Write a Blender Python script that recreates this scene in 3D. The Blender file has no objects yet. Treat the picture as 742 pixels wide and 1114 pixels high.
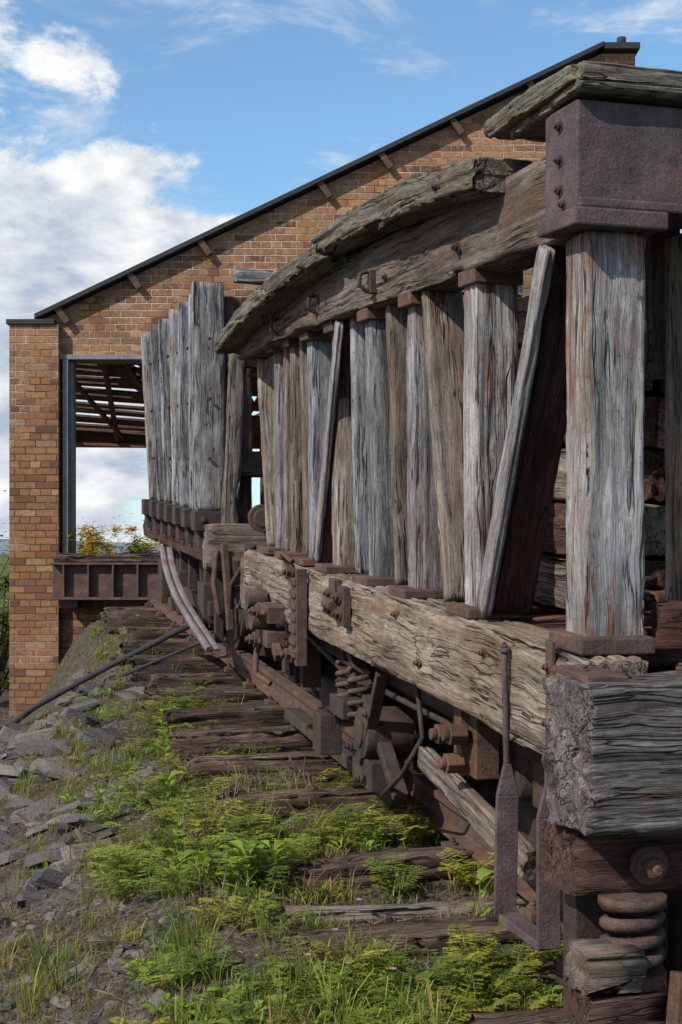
import bpy, math, random
from mathutils import Vector, Matrix, noise
random.seed(7)
R=random.random
def U(a,b): return a+(b-a)*random.random()
V=Vector
scene=bpy.context.scene
scene.view_settings.view_transform='Standard'
scene.view_settings.look='None'
scene.view_settings.exposure=0
COL=scene.collection

# ------------------------------------------------------------ node helper
class NT:
    def __init__(s,nt): s.nt=nt; s.n=nt.nodes; s.l=nt.links
    def node(s,t,**p):
        x=s.n.new(t)
        for k,v in p.items(): setattr(x,k,v)
        return x
    def put(s,sock,v):
        if hasattr(v,'is_linked') or hasattr(v,'links'): s.l.new(v,sock)
        else: sock.default_value=v
    def math(s,op,a,b=0.0,c=None,clamp=False):
        x=s.node('ShaderNodeMath',operation=op); x.use_clamp=clamp
        s.put(x.inputs[0],a); s.put(x.inputs[1],b)
        if c is not None: s.put(x.inputs[2],c)
        return x.outputs[0]
    def mix(s,f,a,b,blend='MIX'):
        x=s.node('ShaderNodeMix',data_type='RGBA',blend_type=blend)
        s.put(x.inputs[0],f); s.put(x.inputs[6],a); s.put(x.inputs[7],b)
        return x.outputs[2]
    def noise(s,vec,scale,detail=4,rough=.6,dist=0.0):
        x=s.node('ShaderNodeTexNoise')
        if vec is not None: s.l.new(vec,x.inputs['Vector'])
        x.inputs['Scale'].default_value=scale; x.inputs['Detail'].default_value=detail
        x.inputs['Roughness'].default_value=rough; x.inputs['Distortion'].default_value=dist
        return x.outputs[0]
    def mapping(s,vec,scale=(1,1,1),loc=(0,0,0)):
        x=s.node('ShaderNodeMapping'); s.l.new(vec,x.inputs[0])
        s.put(x.inputs['Scale'],scale); s.put(x.inputs['Location'],loc)
        return x.outputs[0]
    def ramp(s,f,stops,interp='LINEAR'):
        x=s.node('ShaderNodeValToRGB'); s.l.new(f,x.inputs[0]); cr=x.color_ramp; cr.interpolation=interp
        while len(cr.elements)<len(stops): cr.elements.new(.5)
        for e,(p,c) in zip(cr.elements,stops):
            e.position=p
            if isinstance(c,(int,float)): c=(c,c,c)
            e.color=(*c[:3],1)
        return x.outputs[0]
    def rng(s,v,a,b,c=0.0,d=1.0,smooth=False):
        x=s.node('ShaderNodeMapRange'); x.clamp=True
        if smooth: x.interpolation_type='SMOOTHSTEP'
        s.put(x.inputs[0],v); 
        for i,q in enumerate((a,b,c,d)): x.inputs[i+1].default_value=q
        return x.outputs[0]
    def comb(s,a,b,c):
        x=s.node('ShaderNodeCombineXYZ'); s.put(x.inputs[0],a); s.put(x.inputs[1],b); s.put(x.inputs[2],c); return x.outputs[0]
def c4(c): return (c[0],c[1],c[2],1)
def newmat(name):
    m=bpy.data.materials.new(name); m.use_nodes=True
    t=NT(m.node_tree); t.n.clear()
    out=t.node('ShaderNodeOutputMaterial'); b=t.node('ShaderNodeBsdfPrincipled')
    t.l.new(b.outputs[0],out.inputs[0]); t.out=out
    return m,t,b
def bump(t,b,h,strength=.5,dist=.01):
    x=t.node('ShaderNodeBump'); x.inputs['Strength'].default_value=strength; x.inputs['Distance'].default_value=dist
    t.l.new(h,x.inputs['Height']); t.l.new(x.outputs[0],b.inputs['Normal'])

def wood(name,dark,mid,light,stain=(.16,.07,.035),stain_amt=.4,bs=.8,rust=0.0,rustcol=(.19,.065,.022),rthr=.54,lichen=0.0,topstain=0.0):
    m,t,b=newmat(name)
    tc=t.node('ShaderNodeTexCoord').outputs['Object']
    rnd=t.node('ShaderNodeObjectInfo').outputs['Random']
    off=t.comb(t.math('MULTIPLY',rnd,37.0),t.math('MULTIPLY',rnd,11.0),t.math('MULTIPLY',rnd,23.0))
    ad=t.node('ShaderNodeVectorMath',operation='ADD'); t.l.new(tc,ad.inputs[0]); t.l.new(off,ad.inputs[1]); P=ad.outputs[0]
    wn=t.node('ShaderNodeTexNoise'); t.l.new(t.mapping(P,(3.2,5,5)),wn.inputs['Vector']); wn.inputs['Scale'].default_value=1; wn.inputs['Detail'].default_value=2
    sub=t.node('ShaderNodeVectorMath',operation='SUBTRACT'); t.l.new(wn.outputs['Color'],sub.inputs[0]); sub.inputs[1].default_value=(.5,.5,.5)
    mul=t.node('ShaderNodeVectorMath',operation='MULTIPLY'); t.l.new(sub.outputs[0],mul.inputs[0]); mul.inputs[1].default_value=(0,.05,.05)
    ad2=t.node('ShaderNodeVectorMath',operation='ADD'); t.l.new(P,ad2.inputs[0]); t.l.new(mul.outputs[0],ad2.inputs[1]); Q=ad2.outputs[0]
    fine=t.noise(t.mapping(Q,(8.0,260,260)),1,3,.65)
    med=t.noise(t.mapping(Q,(1.8,58,58)),1,4,.7)
    blot=t.noise(t.mapping(P,(3.0,7,7)),1,6,.7)
    crk=t.noise(t.mapping(Q,(.9,36,36),(5,5,5)),1,2,.5)
    crack=t.math('ABSOLUTE',t.math('SUBTRACT',crk,.5))
    crack=t.rng(crack,0.0,.032)
    cm=t.rng(t.noise(t.mapping(P,(2.0,9,9),(2,8,1)),1,3,.5),.46,.54)
    crack=t.math('MAXIMUM',crack,t.math('SUBTRACT',1.0,cm))
    g=t.math('ADD',t.math('MULTIPLY',fine,.5),t.math('MULTIPLY',med,.5))
    col=t.ramp(g,[(.31,dark),(.45,mid),(.63,light)])
    wp=t.rng(blot,.34,.64,.46,1.28)
    col=t.mix(1.0,col,t.comb(wp,wp,wp),'MULTIPLY')
    st=t.rng(t.noise(t.mapping(P,(1.4,9,9),(9,2,4)),1,6,.7),.48,.66,0,stain_amt)
    col=t.mix(st,col,c4(stain))
    mn=t.rng(t.noise(P,80,2,.5),.60,.70,0,.4)
    col=t.mix(mn,col,c4(tuple(x*.5 for x in dark)))
    col=t.mix(crack,c4((.012,.010,.009)),col)
    if rust>0:
        rn=t.noise(t.mapping(P,(3.2,19,19),(1,7,3)),1,7,.76)
        if topstain>0:      # rust washed down from the iron at the head of the post (local X runs up the post)
            sx=t.node('ShaderNodeSeparateXYZ'); t.l.new(tc,sx.inputs[0])
            hd=t.rng(sx.outputs[0],.55,1.1,0,topstain); ft=t.rng(sx.outputs[0],.16,.0,0,topstain*.8)
            rn=t.math('ADD',rn,t.math('ADD',hd,ft))
        rs=t.rng(rn,rthr,rthr+.12,0,rust)
        col=t.mix(rs,col,c4(rustcol))
    if lichen>0:
        ls=t.rng(t.noise(t.mapping(P,(9,14,14),(4,1,3)),1,7,.8),.54,.60,0,lichen)
        col=t.mix(ls,col,c4((.22,.235,.15)))
    br=t.math('ADD',t.math('MULTIPLY',rnd,.5),.70)
    col=t.mix(1.0,col,t.comb(br,br,br),'MULTIPLY')
    t.l.new(col,b.inputs['Base Color']); b.inputs['Roughness'].default_value=.85
    b.inputs['Specular IOR Level'].default_value=.2
    h=t.math('ADD',t.math('MULTIPLY',g,.9),t.math('MULTIPLY',crack,.7))
    bump(t,b,h,bs,.009)
    return m
WG=wood('wood_grey_weathered',(.040,.038,.041),(.185,.180,.187),(.39,.38,.385),(.17,.085,.048),.4,rust=.5,rthr=.58,topstain=.06)
WGB=wood('wood_bluegrey_weathered',(.032,.032,.038),(.140,.145,.163),(.33,.335,.36),(.12,.085,.065),.3)
WGR=wood('wood_grey_rust_stained',(.05,.046,.048),(.22,.212,.216),(.46,.45,.445),(.18,.10,.058),.4,.8,.85,rthr=.56,topstain=.09)
WB=wood('wood_brown_weathered',(.020,.016,.014),(.108,.090,.075),(.25,.215,.185),(.13,.065,.032),.5)
WCAP=wood('wood_cap_lichen',(.016,.014,.012),(.100,.090,.074),(.27,.25,.21),(.10,.06,.03),.45,1.0,lichen=.5)
WBL=wood('wood_sill_brown',(.022,.017,.014),(.132,.106,.084),(.31,.262,.215),(.17,.088,.04),.6,rust=.6,rthr=.58)
WD=wood('wood_dark_red',(.014,.008,.007),(.052,.027,.023),(.120,.072,.060),(.10,.03,.017),.55)
WH=wood('wood_headstock',(.018,.015,.016),(.110,.098,.099),(.30,.277,.275),(.075,.048,.036),.6,1.0,rust=.4,rthr=.57)
WS=wood('wood_sleeper',(.010,.006,.005),(.056,.036,.028),(.185,.135,.108),(.045,.022,.014),.4,1.0)
WT=wood('wood_tan',(.040,.033,.027),(.165,.14,.118),(.36,.325,.285),(.17,.085,.042),.5,rust=.6,rthr=.58,topstain=.05)

def rustmat(name,a,b_,c,rough=.75,o=(.18,.068,.028),oa=.55):
    m,t,b=newmat(name)
    P=t.node('ShaderNodeTexCoord').outputs['Object']
    n1=t.noise(P,9,6,.75); n2=t.noise(P,110,4,.75); n3=t.noise(P,6.2,6,.75)
    col=t.ramp(t.math('ADD',t.math('MULTIPLY',n1,.55),t.math('MULTIPLY',n2,.45)),[(.36,a),(.5,b_),(.66,c)])
    col=t.mix(t.rng(n3,.51,.64,0,oa),col,c4(o))
    col=t.mix(t.rng(n2,.57,.68,0,.7),col,c4((.018,.013,.014)))
    t.l.new(col,b.inputs['Base Color']); b.inputs['Roughness'].default_value=rough
    b.inputs['Specular IOR Level'].default_value=.45
    bump(t,b,t.math('ADD',n2,t.math('MULTIPLY',n1,.7)),.7,.007)
    return m
RP=rustmat('rust_purple_iron',(.022,.015,.018),(.070,.048,.053),(.15,.108,.112),o=(.12,.055,.038),oa=.45)
RB=rustmat('rust_brown_iron',(.018,.012,.010),(.068,.040,.031),(.15,.095,.072))
RO=rustmat('rust_red_iron',(.035,.016,.012),(.12,.048,.030),(.20,.10,.06),o=(.24,.085,.03))
RD=rustmat('iron_dark',(.010,.008,.008),(.032,.024,.021),(.078,.058,.048),o=(.10,.045,.022))
RBL=rustmat('trim_black',(.010,.011,.013),(.018,.02,.023),(.03,.032,.036),o=(.02,.02,.02))
GREYST=rustmat('steel_grey_painted',(.09,.09,.10),(.17,.17,.18),(.26,.26,.27),.6,(.14,.09,.07))
RAILG=rustmat('rail_greybrown',(.07,.06,.062),(.17,.15,.155),(.28,.255,.26),.6,(.14,.08,.055))

# ------------------------------------------------------------ brick
def brickmat():
    m,t,b=newmat('brick_weathered_yellow')
    P=t.node('ShaderNodeTexCoord').outputs['Object']
    wob=t.noise(P,9,2,.5)
    sp=t.node('ShaderNodeSeparateXYZ'); t.l.new(P,sp.inputs[0])
    w=t.math('MULTIPLY',t.math('SUBTRACT',wob,.5),.022)
    u=t.math('ADD',t.math('ADD',sp.outputs[0],sp.outputs[1]),w)
    v=t.math('ADD',sp.outputs[2],t.math('MULTIPLY',w,.7))
    vr=t.math('DIVIDE',v,.075); row=t.math('FLOOR',vr); fy=t.math('FRACT',vr)
    r4=t.math('LESS_THAN',t.math('MODULO',t.math('ADD',row,1000.0),4.0),.5)
    blen=t.math('SUBTRACT',.225,t.math('MULTIPLY',r4,.112))
    par=t.math('MODULO',t.math('ADD',row,1000.0),2.0)
    uu=t.math('ADD',t.math('DIVIDE',u,blen),t.math('MULTIPLY',par,.5))
    colm=t.math('FLOOR',uu); fx=t.math('FRACT',uu)
    wn=t.node('ShaderNodeTexWhiteNoise',noise_dimensions='2D'); t.l.new(t.comb(colm,row,0.0),wn.inputs['Vector'])
    base=t.ramp(wn.outputs['Value'],[(0,(.085,.044,.030)),(.10,(.17,.074,.040)),(.3,(.30,.155,.066)),(.5,(.25,.115,.050)),(.66,(.34,.19,.083)),(.8,(.255,.095,.050)),(.92,(.38,.24,.13)),(1,(.11,.052,.036))])
    sm=t.noise(P,26,4,.7); base=t.mix(t.rng(sm,.45,.7,0,.6),base,c4((.11,.060,.036)))
    big=t.noise(P,.8,5,.6); base=t.mix(t.rng(big,.44,.68,0,.5),base,c4((.13,.074,.045)))
    soot=t.noise(t.mapping(P,(2.2,2.2,.5)),1,5,.7); base=t.mix(t.rng(soot,.52,.70,0,.45),base,c4((.07,.045,.034)))
    lowd=t.rng(sp.outputs[2],1.0,-1.4,0,.3); base=t.mix(lowd,base,c4((.12,.064,.038)))
    ex=t.math('MINIMUM',fx,t.math('SUBTRACT',1.0,fx)); ey=t.math('MINIMUM',fy,t.math('SUBTRACT',1.0,fy))
    ex=t.math('MULTIPLY',ex,t.math('SUBTRACT',3.0,t.math('MULTIPLY',r4,1.4)))
    ed=t.math('MINIMUM',ex,ey)
    eros=t.noise(P,30,3,.6)
    fac=t.rng(t.math('ADD',ed,t.math('MULTIPLY',t.math('SUBTRACT',eros,.5),.16)),.03,.095)
    hi=t.rng(sp.outputs[2],1.2,3.2); pale=t.rng(t.math('ADD',t.noise(P,1.1,5,.65,.5),t.math('MULTIPLY',hi,.11)),.50,.63)
    mort=t.mix(pale,c4((.085,.058,.042)),c4((.44,.36,.31)))
    pb=t.math('MULTIPLY',pale,t.rng(t.noise(P,14,4,.7),.48,.62,0,.4))
    base=t.mix(pb,base,c4((.40,.28,.21)))
    col=t.mix(fac,mort,base)
    t.l.new(col,b.inputs['Base Color']); b.inputs['Roughness'].default_value=.9
    b.inputs['Specular IOR Level'].default_value=.2
    bump(t,b,t.math('ADD',fac,t.math('MULTIPLY',sm,.5)),.8,.012)
    return m
BR=brickmat()

# ------------------------------------------------------------ mesh builder
class MB:
    def __init__(s): s.v=[]; s.f=[]; s.sm=[]
    def add(s,vs,fs,sm=False):
        o=len(s.v); s.v+= [tuple(x) for x in vs]; s.f+=[tuple(i+o for i in f) for f in fs]; s.sm+=[sm]*len(fs)
    def hexa(s,p):
        s.add(p,[(0,3,2,1),(4,5,6,7),(0,1,5,4),(1,2,6,5),(2,3,7,6),(3,0,4,7)])
    def box(s,c,hx,hy,hz):
        c=V(c);hx=V(hx);hy=V(hy);hz=V(hz)
        s.hexa([c-hx-hy-hz,c+hx-hy-hz,c+hx+hy-hz,c-hx+hy-hz,c-hx-hy+hz,c+hx-hy+hz,c+hx+hy+hz,c-hx+hy+hz])
    def abox(s,x0,x1,y0,y1,z0,z1):
        s.box(((x0+x1)/2,(y0+y1)/2,(z0+z1)/2),((x1-x0)/2,0,0),(0,(y1-y0)/2,0),(0,0,(z1-z0)/2))
    def bar(s,p0,p1,w,h,up=(0,0,1)):
        p0=V(p0);p1=V(p1); x=(p1-p0); X=x.normalized(); Y=V(up).cross(X)
        if Y.length<1e-3: Y=V((0,1,0)).cross(X)
        Y.normalize(); Z=X.cross(Y); s.box((p0+p1)/2,x/2,Y*w/2,Z*h/2)
    def cyl(s,p0,p1,r0,r1=None,n=16,cap=True,sm=True):
        if r1 is None:r1=r0
        p0=V(p0);p1=V(p1); X=(p1-p0).normalized(); a=V((0,0,1)) if abs(X.z)<.9 else V((1,0,0))
        Y=a.cross(X).normalized(); Z=X.cross(Y)
        vs=[]
        for p,r in((p0,r0),(p1,r1)):
            for i in range(n):
                q=2*math.pi*i/n; vs.append(p+Y*math.cos(q)*r+Z*math.sin(q)*r)
        s.add(vs,[(i,(i+1)%n,n+(i+1)%n,n+i) for i in range(n)],sm)
        if cap:
            o=len(s.v)-2*n; s.f.append(tuple(o+i for i in range(n))[::-1]); s.sm.append(False)
            s.f.append(tuple(o+n+i for i in range(n))); s.sm.append(False)
    def tube(s,path,r,n=10,rr=None):
        path=[V(p) for p in path]; N=len(path); vs=[]; prev=None
        for k,p in enumerate(path):
            d=(path[min(k+1,N-1)]-path[max(k-1,0)]).normalized()
            if prev is None:
                a=V((0,0,1)) if abs(d.z)<.9 else V((1,0,0)); Y=a.cross(d).normalized()
            else: Y=(prev-d*prev.dot(d)).normalized()
            prev=Y; Z=d.cross(Y); q_=rr[k] if rr else r
            for i in range(n):
                q=2*math.pi*i/n; vs.append(p+Y*math.cos(q)*q_+Z*math.sin(q)*q_)
        fs=[]
        for k in range(N-1):
            for i in range(n): fs.append((k*n+i,k*n+(i+1)%n,(k+1)*n+(i+1)%n,(k+1)*n+i))
        fs.append(tuple(range(n))[::-1]); fs.append(tuple((N-1)*n+i for i in range(n)))
        s.add(vs,fs,True)
    def bolt(s,p,d,r):
        p=V(p); d=V(d).normalized()
        s.cyl(p-d*.01,p+d*r*.25,r*1.45,n=14,sm=False)
        s.cyl(p+d*r*.25,p+d*r*1.1,r,n=6,sm=False)
        s.cyl(p+d*r*1.1,p+d*r*1.7,r*.5,n=10)
    def finish(s,name,mat,parent=None,bevel=.004,origin=None):
        me=bpy.data.meshes.new(name)
        o=V(origin) if origin is not None else (V(s.v[0]) if s.v else V())
        me.from_pydata([tuple(V(v)-o) for v in s.v],[],s.f); me.update()
        me.polygons.foreach_set('use_smooth',s.sm)
        me.materials.append(mat)
        ob=bpy.data.objects.new(name,me); ob.location=o; COL.objects.link(ob)
        if bevel:
            md=ob.modifiers.new('bevel','BEVEL'); md.width=bevel; md.segments=2; md.limit_method='ANGLE'; md.angle_limit=math.radians(40)
        if parent: par(ob,parent)
        return ob
def par(ob,parent):
    ob.parent=parent; ob.matrix_parent_inverse=Matrix.Translation(-parent.location)
def empty(name,loc):
    e=bpy.data.objects.new(name,None); e.location=loc; COL.objects.link(e); return e

def cat(a,b,c,d,t):
    return .5*((2*b)+(c-a)*t+(2*a-5*b+4*c-d)*t*t+(3*b-a-3*c+d)*t**3)
def beam(name,pts,mat,parent,up=(0,0,1),amp=.0025,seg=.05,ns=6,ch=.006,f=34,rag=1.0,roll=0,low=1.0,chip=0.0):
    """pts: list of (pos,width,height); grain along local X"""
    pts=[(V(p),w,h) for p,w,h in pts]
    p0=pts[0][0]; p1=pts[-1][0]; X=(p1-p0).normalized(); Y=V(up).cross(X).normalized(); Z=X.cross(Y)
    if roll:
        q=Matrix.Rotation(roll,3,X); Y=q@Y; Z=q@Z
    L=(p1-p0).length; n=max(2,int(L/seg)); sd=U(0,500)
    Mx=Matrix((X,Y,Z)).transposed().to_4x4(); Mx.translation=p0; inv=Mx.inverted()
    K=[(inv@p,w,h) for p,w,h in pts]; m=len(K)-1
    vs=[];fs=[];sm=[]
    prof=[]
    for side in range(4):
        for i in range(ns+1):
            prof.append((side,-1+2*i/ns))
    M=len(prof)
    for k in range(n+1):
        tt=k/n*m; i=min(int(tt),m-1); t=tt-i
        if m==1: c=K[0][0].lerp(K[1][0],t)
        else: c=V([cat(K[max(i-1,0)][0][j],K[i][0][j],K[i+1][0][j],K[min(i+2,m)][0][j],t) for j in range(3)])
        w=K[i][1]*(1-t)+K[i+1][1]*t; h=K[i][2]*(1-t)+K[i+1][2]*t
        for side,q in prof:
            hw=w/2;hh=h/2
            if side==0: y=q*(hw-ch); z=-hh; ny,nz=0,-1
            elif side==1: y=hw; z=q*(hh-ch); ny,nz=1,0
            elif side==2: y=-q*(hw-ch); z=hh; ny,nz=0,1
            else: y=-hw; z=-q*(hh-ch); ny,nz=-1,0
            x=c.x
            a=noise.noise(V((x*1.3+sd,y*f,z*f)))*amp+noise.noise(V((x*4,y*6+sd,z*6)))*amp*1.2*low
            cr=abs(noise.noise(V((x*.7+sd,y*f*.8+7,z*f*.8))))
            if cr<.10: a-=amp*2.2*(1-cr/.10)
            if abs(q)==1: 
                a-=abs(noise.noise(V((x*5+sd,y*3,z*3))))*amp*2.0
                if chip:
                    cc=noise.noise(V((x*3.3+sd*2,side*7.7,0)))
                    if cc>.12: a-=(cc-.12)*chip
                    c2=noise.noise(V((x*14+sd*3,side*3.7,5)))
                    if c2>.15: a-=(c2-.15)*chip*.5
            dx=0
            if k==0 or k==n:
                dx=noise.noise(V((sd,y*14,z*14)))*amp*3*rag
                a-=ch*.6
            vs.append((x+dx,c.y+y+ny*a,c.z+z+nz*a))
    for k in range(n):
        for i in range(M):
            fs.append((k*M+i,k*M+(i+1)%M,(k+1)*M+(i+1)%M,(k+1)*M+i)); sm.append(True)
    for e,k in ((0,0),(1,n)):
        o=k*M; ring=vs[o:o+M]; cx=sum(v[0] for v in ring)/M; cy=sum(v[1] for v in ring)/M; cz=sum(v[2] for v in ring)/M
        last=[o+i for i in range(M)]
        for sc in (.7,.35):
            st=len(vs)
            for v in ring:
                y=cy+(v[1]-cy)*sc; z=cz+(v[2]-cz)*sc
                vs.append((cx+noise.noise(V((sd,y*25,z*25)))*amp*2*rag+(v[0]-cx)*.3,y,z))
            nw=[st+i for i in range(M)]
            for i in range(M):
                q=(last[i],last[(i+1)%M],nw[(i+1)%M],nw[i]); fs.append(q[::-1] if e==0 else q); sm.append(False)
            last=nw
        fs.append(tuple(last[::-1]) if e==0 else tuple(last)); sm.append(False)
    me=bpy.data.meshes.new(name); me.from_pydata(vs,[],fs); me.update(); me.polygons.foreach_set('use_smooth',sm); me.materials.append(mat)
    ob=bpy.data.objects.new(name,me); ob.matrix_world=Mx; COL.objects.link(ob)
    if parent: par(ob,parent)
    return ob

# ------------------------------------------------------------ frames
def W(s,l,h): return V((.70-.274*s+.9645*l, 3.7+s+.264*l, -.26+.0687*s+h))
DL=V((-.274,1,.0687)).normalized(); RT=V((.9645,.264,0)).normalized(); UP=V((0,0,1))
DH=V((-.264,.9645,0))
def T(Y): return -1.504+.0687*Y
def lat(X,Y): return .9645*(X-(1.714-.274*Y))
def sst(a,b,x):
    t=max(0,min(1,(x-a)/(b-a))); return t*t*(3-2*t)
def G(X,Y):
    l=lat(X,Y); Yc=max(-3,min(Y,14.2))
    z=T(Yc)-.065-.075*sst(5.0,6.8,Y)
    if l<-.35:
        d=-.35-l
        z-= .03*min(d,.35)+ .37*max(0,min(d-.35,3.0))
    if l>2.5: z-=.3*min(l-2.5,3)
    k=sst(8.6,12.8,Y)*sst(-.3,-1.15,l)
    k=max(k,sst(14.0,14.7,Y))
    far=sst(5,12,abs(l)); k=max(k,far)
    z=z*(1-k)+(-1.78)*k
    z+=noise.noise(V((X*1.7,Y*1.7,0)))*.03*(1-far)+noise.noise(V((X*7,Y*7,3)))*.014*(1-far)
    if l<-.7: z+=noise.noise(V((X*3.1,Y*3.1,8)))*.05*(1-far)
    if Y>60: z+= noise.noise(V((X*.004,Y*.004,1)))*3*sst(60,400,Y)
    return z

def wbox(mb,s0,s1,l0,l1,h0,h1):
    mb.hexa([W(s0,l0,h0),W(s0,l1,h0),W(s1,l1,h0),W(s1,l0,h0),W(s0,l0,h1),W(s0,l1,h1),W(s1,l1,h1),W(s1,l0,h1)])
def wheel(mb,s,l,rad,zr):
    c=W(s,l,0); c.z=zr+rad
    mb.cyl(c-RT*.06,c+RT*.06,rad,n=40); mb.cyl(c+RT*.05,c+RT*.085,rad+.03,n=40)
    mb.cyl(c-RT*.075,c-RT*.055,rad*.86,rad*.9,n=40); mb.cyl(c-RT*.16,c-RT*.06,.09,.12,n=20)
def spring(mb,p0,p1,R0,r,turns):
    p0=V(p0);p1=V(p1);pts=[]
    n=int(turns*18)
    for i in range(n+1):
        q=2*math.pi*turns*i/n; pts.append(p0.lerp(p1,i/n)+V((math.cos(q)*R0,math.sin(q)*R0,0)))
    mb.tube(pts,r,8)

# ============================================================ WAGON 1
w1=empty('railway_wagon',W(2,1,-1))
beam('side_sill',[(W(-.14,-.035,-.155),.2,.30),(W(1.5,-.035,-.15),.2,.30),(W(3,-.035,-.155),.2,.30),(W(4.08,-.035,-.15),.2,.28)],WBL,w1,amp=.005,seg=.025,ns=14,ch=.012,f=26,chip=.05)
beam('side_sill_far',[(W(-.14,2.05,-.15),.2,.30),(W(4.1,2.05,-.15),.2,.30)],WB,w1)
s=.0
k=0
while s<3.95:
    w=U(.17,.24); 
    beam('floor_plank_%d'%k,[(W(s+w/2,.07,-.03+U(-.01,.01)),w-.012,.045),(W(s+w/2,1.95,-.03),w-.012,.045)],WD,w1,seg=.2,ns=3,amp=.003); s+=w; k+=1
beam('headstock',[(W(-.24,-.215,-.225),.26,.37),(W(-.24,1,-.225),.26,.37),(W(-.24,2.3,-.225),.26,.37)],WH,w1,amp=.005,seg=.02,ns=30,ch=.012,f=32,chip=.06,low=1.8,rag=2)
beam('headstock_rear',[(W(4.15,-.12,-.2),.2,.3),(W(4.15,2.2,-.2),.2,.3)],WB,w1,amp=.005)
fe=MB()
posts=[(0,0,.172,.13,WGR),(.80,.80,.145,.13,WGR),(1.43,1.42,.120,.12,WG),(1.97,1.9,.125,.11,WGB),(2.5,2.5,.11,.11,WT),(2.94,2.92,.115,.11,WGB),(3.32,3.32,.105,.11,WB),(3.68,3.66,.105,.11,WG)]
for i,(st,sb,wl,ws,m) in enumerate(posts):
    beam('post_%d'%i,[(W(sb,.01,.012),wl,ws),(W((st+sb)/2+U(-.005,.005),.01+U(-.004,.004),.55),wl*U(.97,1.03),ws),(W(st,.01,1.105),wl*U(.97,1.03),ws)],m,w1,up=DH,amp=.0032,seg=.02,ns=14 if i<3 else 9,ch=.006,f=42,chip=.02)
    wbox(fe,sb-.11,sb+.09,-.115,.10,-.002,.03+.012*(i==0)); 
    if i>0:
        wbox(fe,st-.08,st+.07,-.08,.09,1.07,1.12)
fe.finish('post_shoes',RB,w1,.005)
braces=[(.24,.70,.17,.05,WD),(1.28,1.04,.15,.05,WT),(1.74,1.62,.12,.06,WB),(2.24,2.16,.12,.05,WGB),(2.36,2.72,.15,.06,WD),(3.16,3.06,.11,.05,WT),(3.5,3.5,.11,.05,WB),(4.15,3.86,.12,.05,WT)]
for i,(st,sb,wl,ws,m) in enumerate(braces):
    beam('brace_%d'%i,[(W(sb,.015,.02),wl,ws),(W(st,.015,1.12),wl,ws)],m,w1,up=DH,amp=.003,seg=.025,ns=9,ch=.006,f=40)
beam('brace_edge_0',[(W(.655,-.075,.03),.035,.07),(W(.18,-.075,1.1),.035,.07)],WG,w1,up=DH,amp=.003,ns=5,seg=.02)
beam('brace_edge_4',[(W(2.70,-.075,.03),.03,.07),(W(2.32,-.075,1.1),.03,.07)],WG,w1,up=DH,amp=.003,ns=5,seg=.02)
for i in range(9):
    s=.0+i*.5
    beam('far_post_%d'%i,[(W(s,2.05,0),.16,.15),(W(s,2.05,1.12),.16,.15)],WD,w1,up=DH,seg=.2,ns=3)
for i in range(5):
    beam('far_plank_%d'%i,[(W(.4,2.15,.12+i*.2),.04,.18),(W(4.1,2.15,.12+i*.2),.04,.18)],WD,w1,seg=.2,ns=3)
beam('far_top_rail',[(W(0,2.05,1.22),.17,.2),(W(4.1,2.05,1.2),.17,.2)],WB,w1)
# top side rail
beam('top_rail',[(W(.02,-.0,1.235),.17,.26),(W(1.1,0,1.235),.17,.25),(W(2.2,-.02,1.235),.17,.25),(W(3.3,-.04,1.195),.16,.19),(W(4.25,-.06,1.13),.15,.13)],WB,w1,amp=.005,seg=.025,ns=12,ch=.01,f=26,chip=.03)
beam('cap_plank',[(W(.46,-.085,1.355),.20,.105),(W(1.0,-.10,1.395),.22,.11),(W(1.6,-.11,1.415),.22,.10),(W(2.25,-.12,1.41),.2,.09)],WCAP,w1,amp=.006,seg=.014,ns=14,ch=.006,f=30,rag=1.5,chip=.10)
beam('cap_plank_rear',[(W(2.12,-.13,1.37),.2,.08),(W(2.9,-.15,1.325),.2,.10),(W(3.7,-.16,1.24),.2,.095),(W(4.3,-.17,1.14),.18,.08)],WCAP,w1,amp=.006,seg=.016,ns=12,ch=.006,f=30,rag=3,chip=.13)
for i,(s_,l_,h_) in enumerate([(.9,-.19,1.37),(1.5,-.2,1.39),(2.3,-.21,1.37),(3.0,-.24,1.30),(3.6,-.24,1.22)]):
    beam('split_slab_%d'%i,[(W(s_,l_,h_),.03,.03),(W(s_+.22,l_-.005,h_+.01),.04,.05),(W(s_+.45,l_,h_-.02),.02,.025)],WCAP,w1,amp=.004,seg=.02,ns=4,rag=4,chip=.08)
beam('top_board',[(W(1.45,.12,1.43),.2,.07),(W(2.1,.12,1.45),.2,.06)],WGB,w1,amp=.004)
beam('top_board_b',[(W(2.7,.1,1.34),.14,.07),(W(3.2,.1,1.33),.14,.06)],WGB,w1,amp=.004)
beam('end_cap_plank',[(W(.09,-.13,1.478),.48,.072),(W(.09,1,1.478),.48,.075),(W(.09,2.25,1.478),.48,.07)],WCAP,w1,amp=.0035,seg=.02,ns=24,ch=.006,f=34,chip=.03,low=.8)
beam('cap_plank_front',[(W(-.12,-.11,1.50),.09,.05),(W(.2,-.11,1.49),.11,.055),(W(.44,-.11,1.48),.11,.05)],WCAP,w1,amp=.004,seg=.02,ns=7,ch=.006,rag=2,chip=.06)
sb_=MB(); wbox(sb_,-.10,.10,-.12,2.2,1.158,1.44); wbox(sb_,-.125,.11,-.14,.13,1.11,1.157); wbox(sb_,-.112,-.1,-.12,2.2,1.158,1.185)
sb_.finish('steel_end_beam',RP,w1,.010)
bo=MB()
for h in (1.22,1.30,1.39): bo.bolt(W(-.0,-.12,h),-RT,.012)
bo.bolt(W(-.02,-.12,1.18),-RT,.011)
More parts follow.
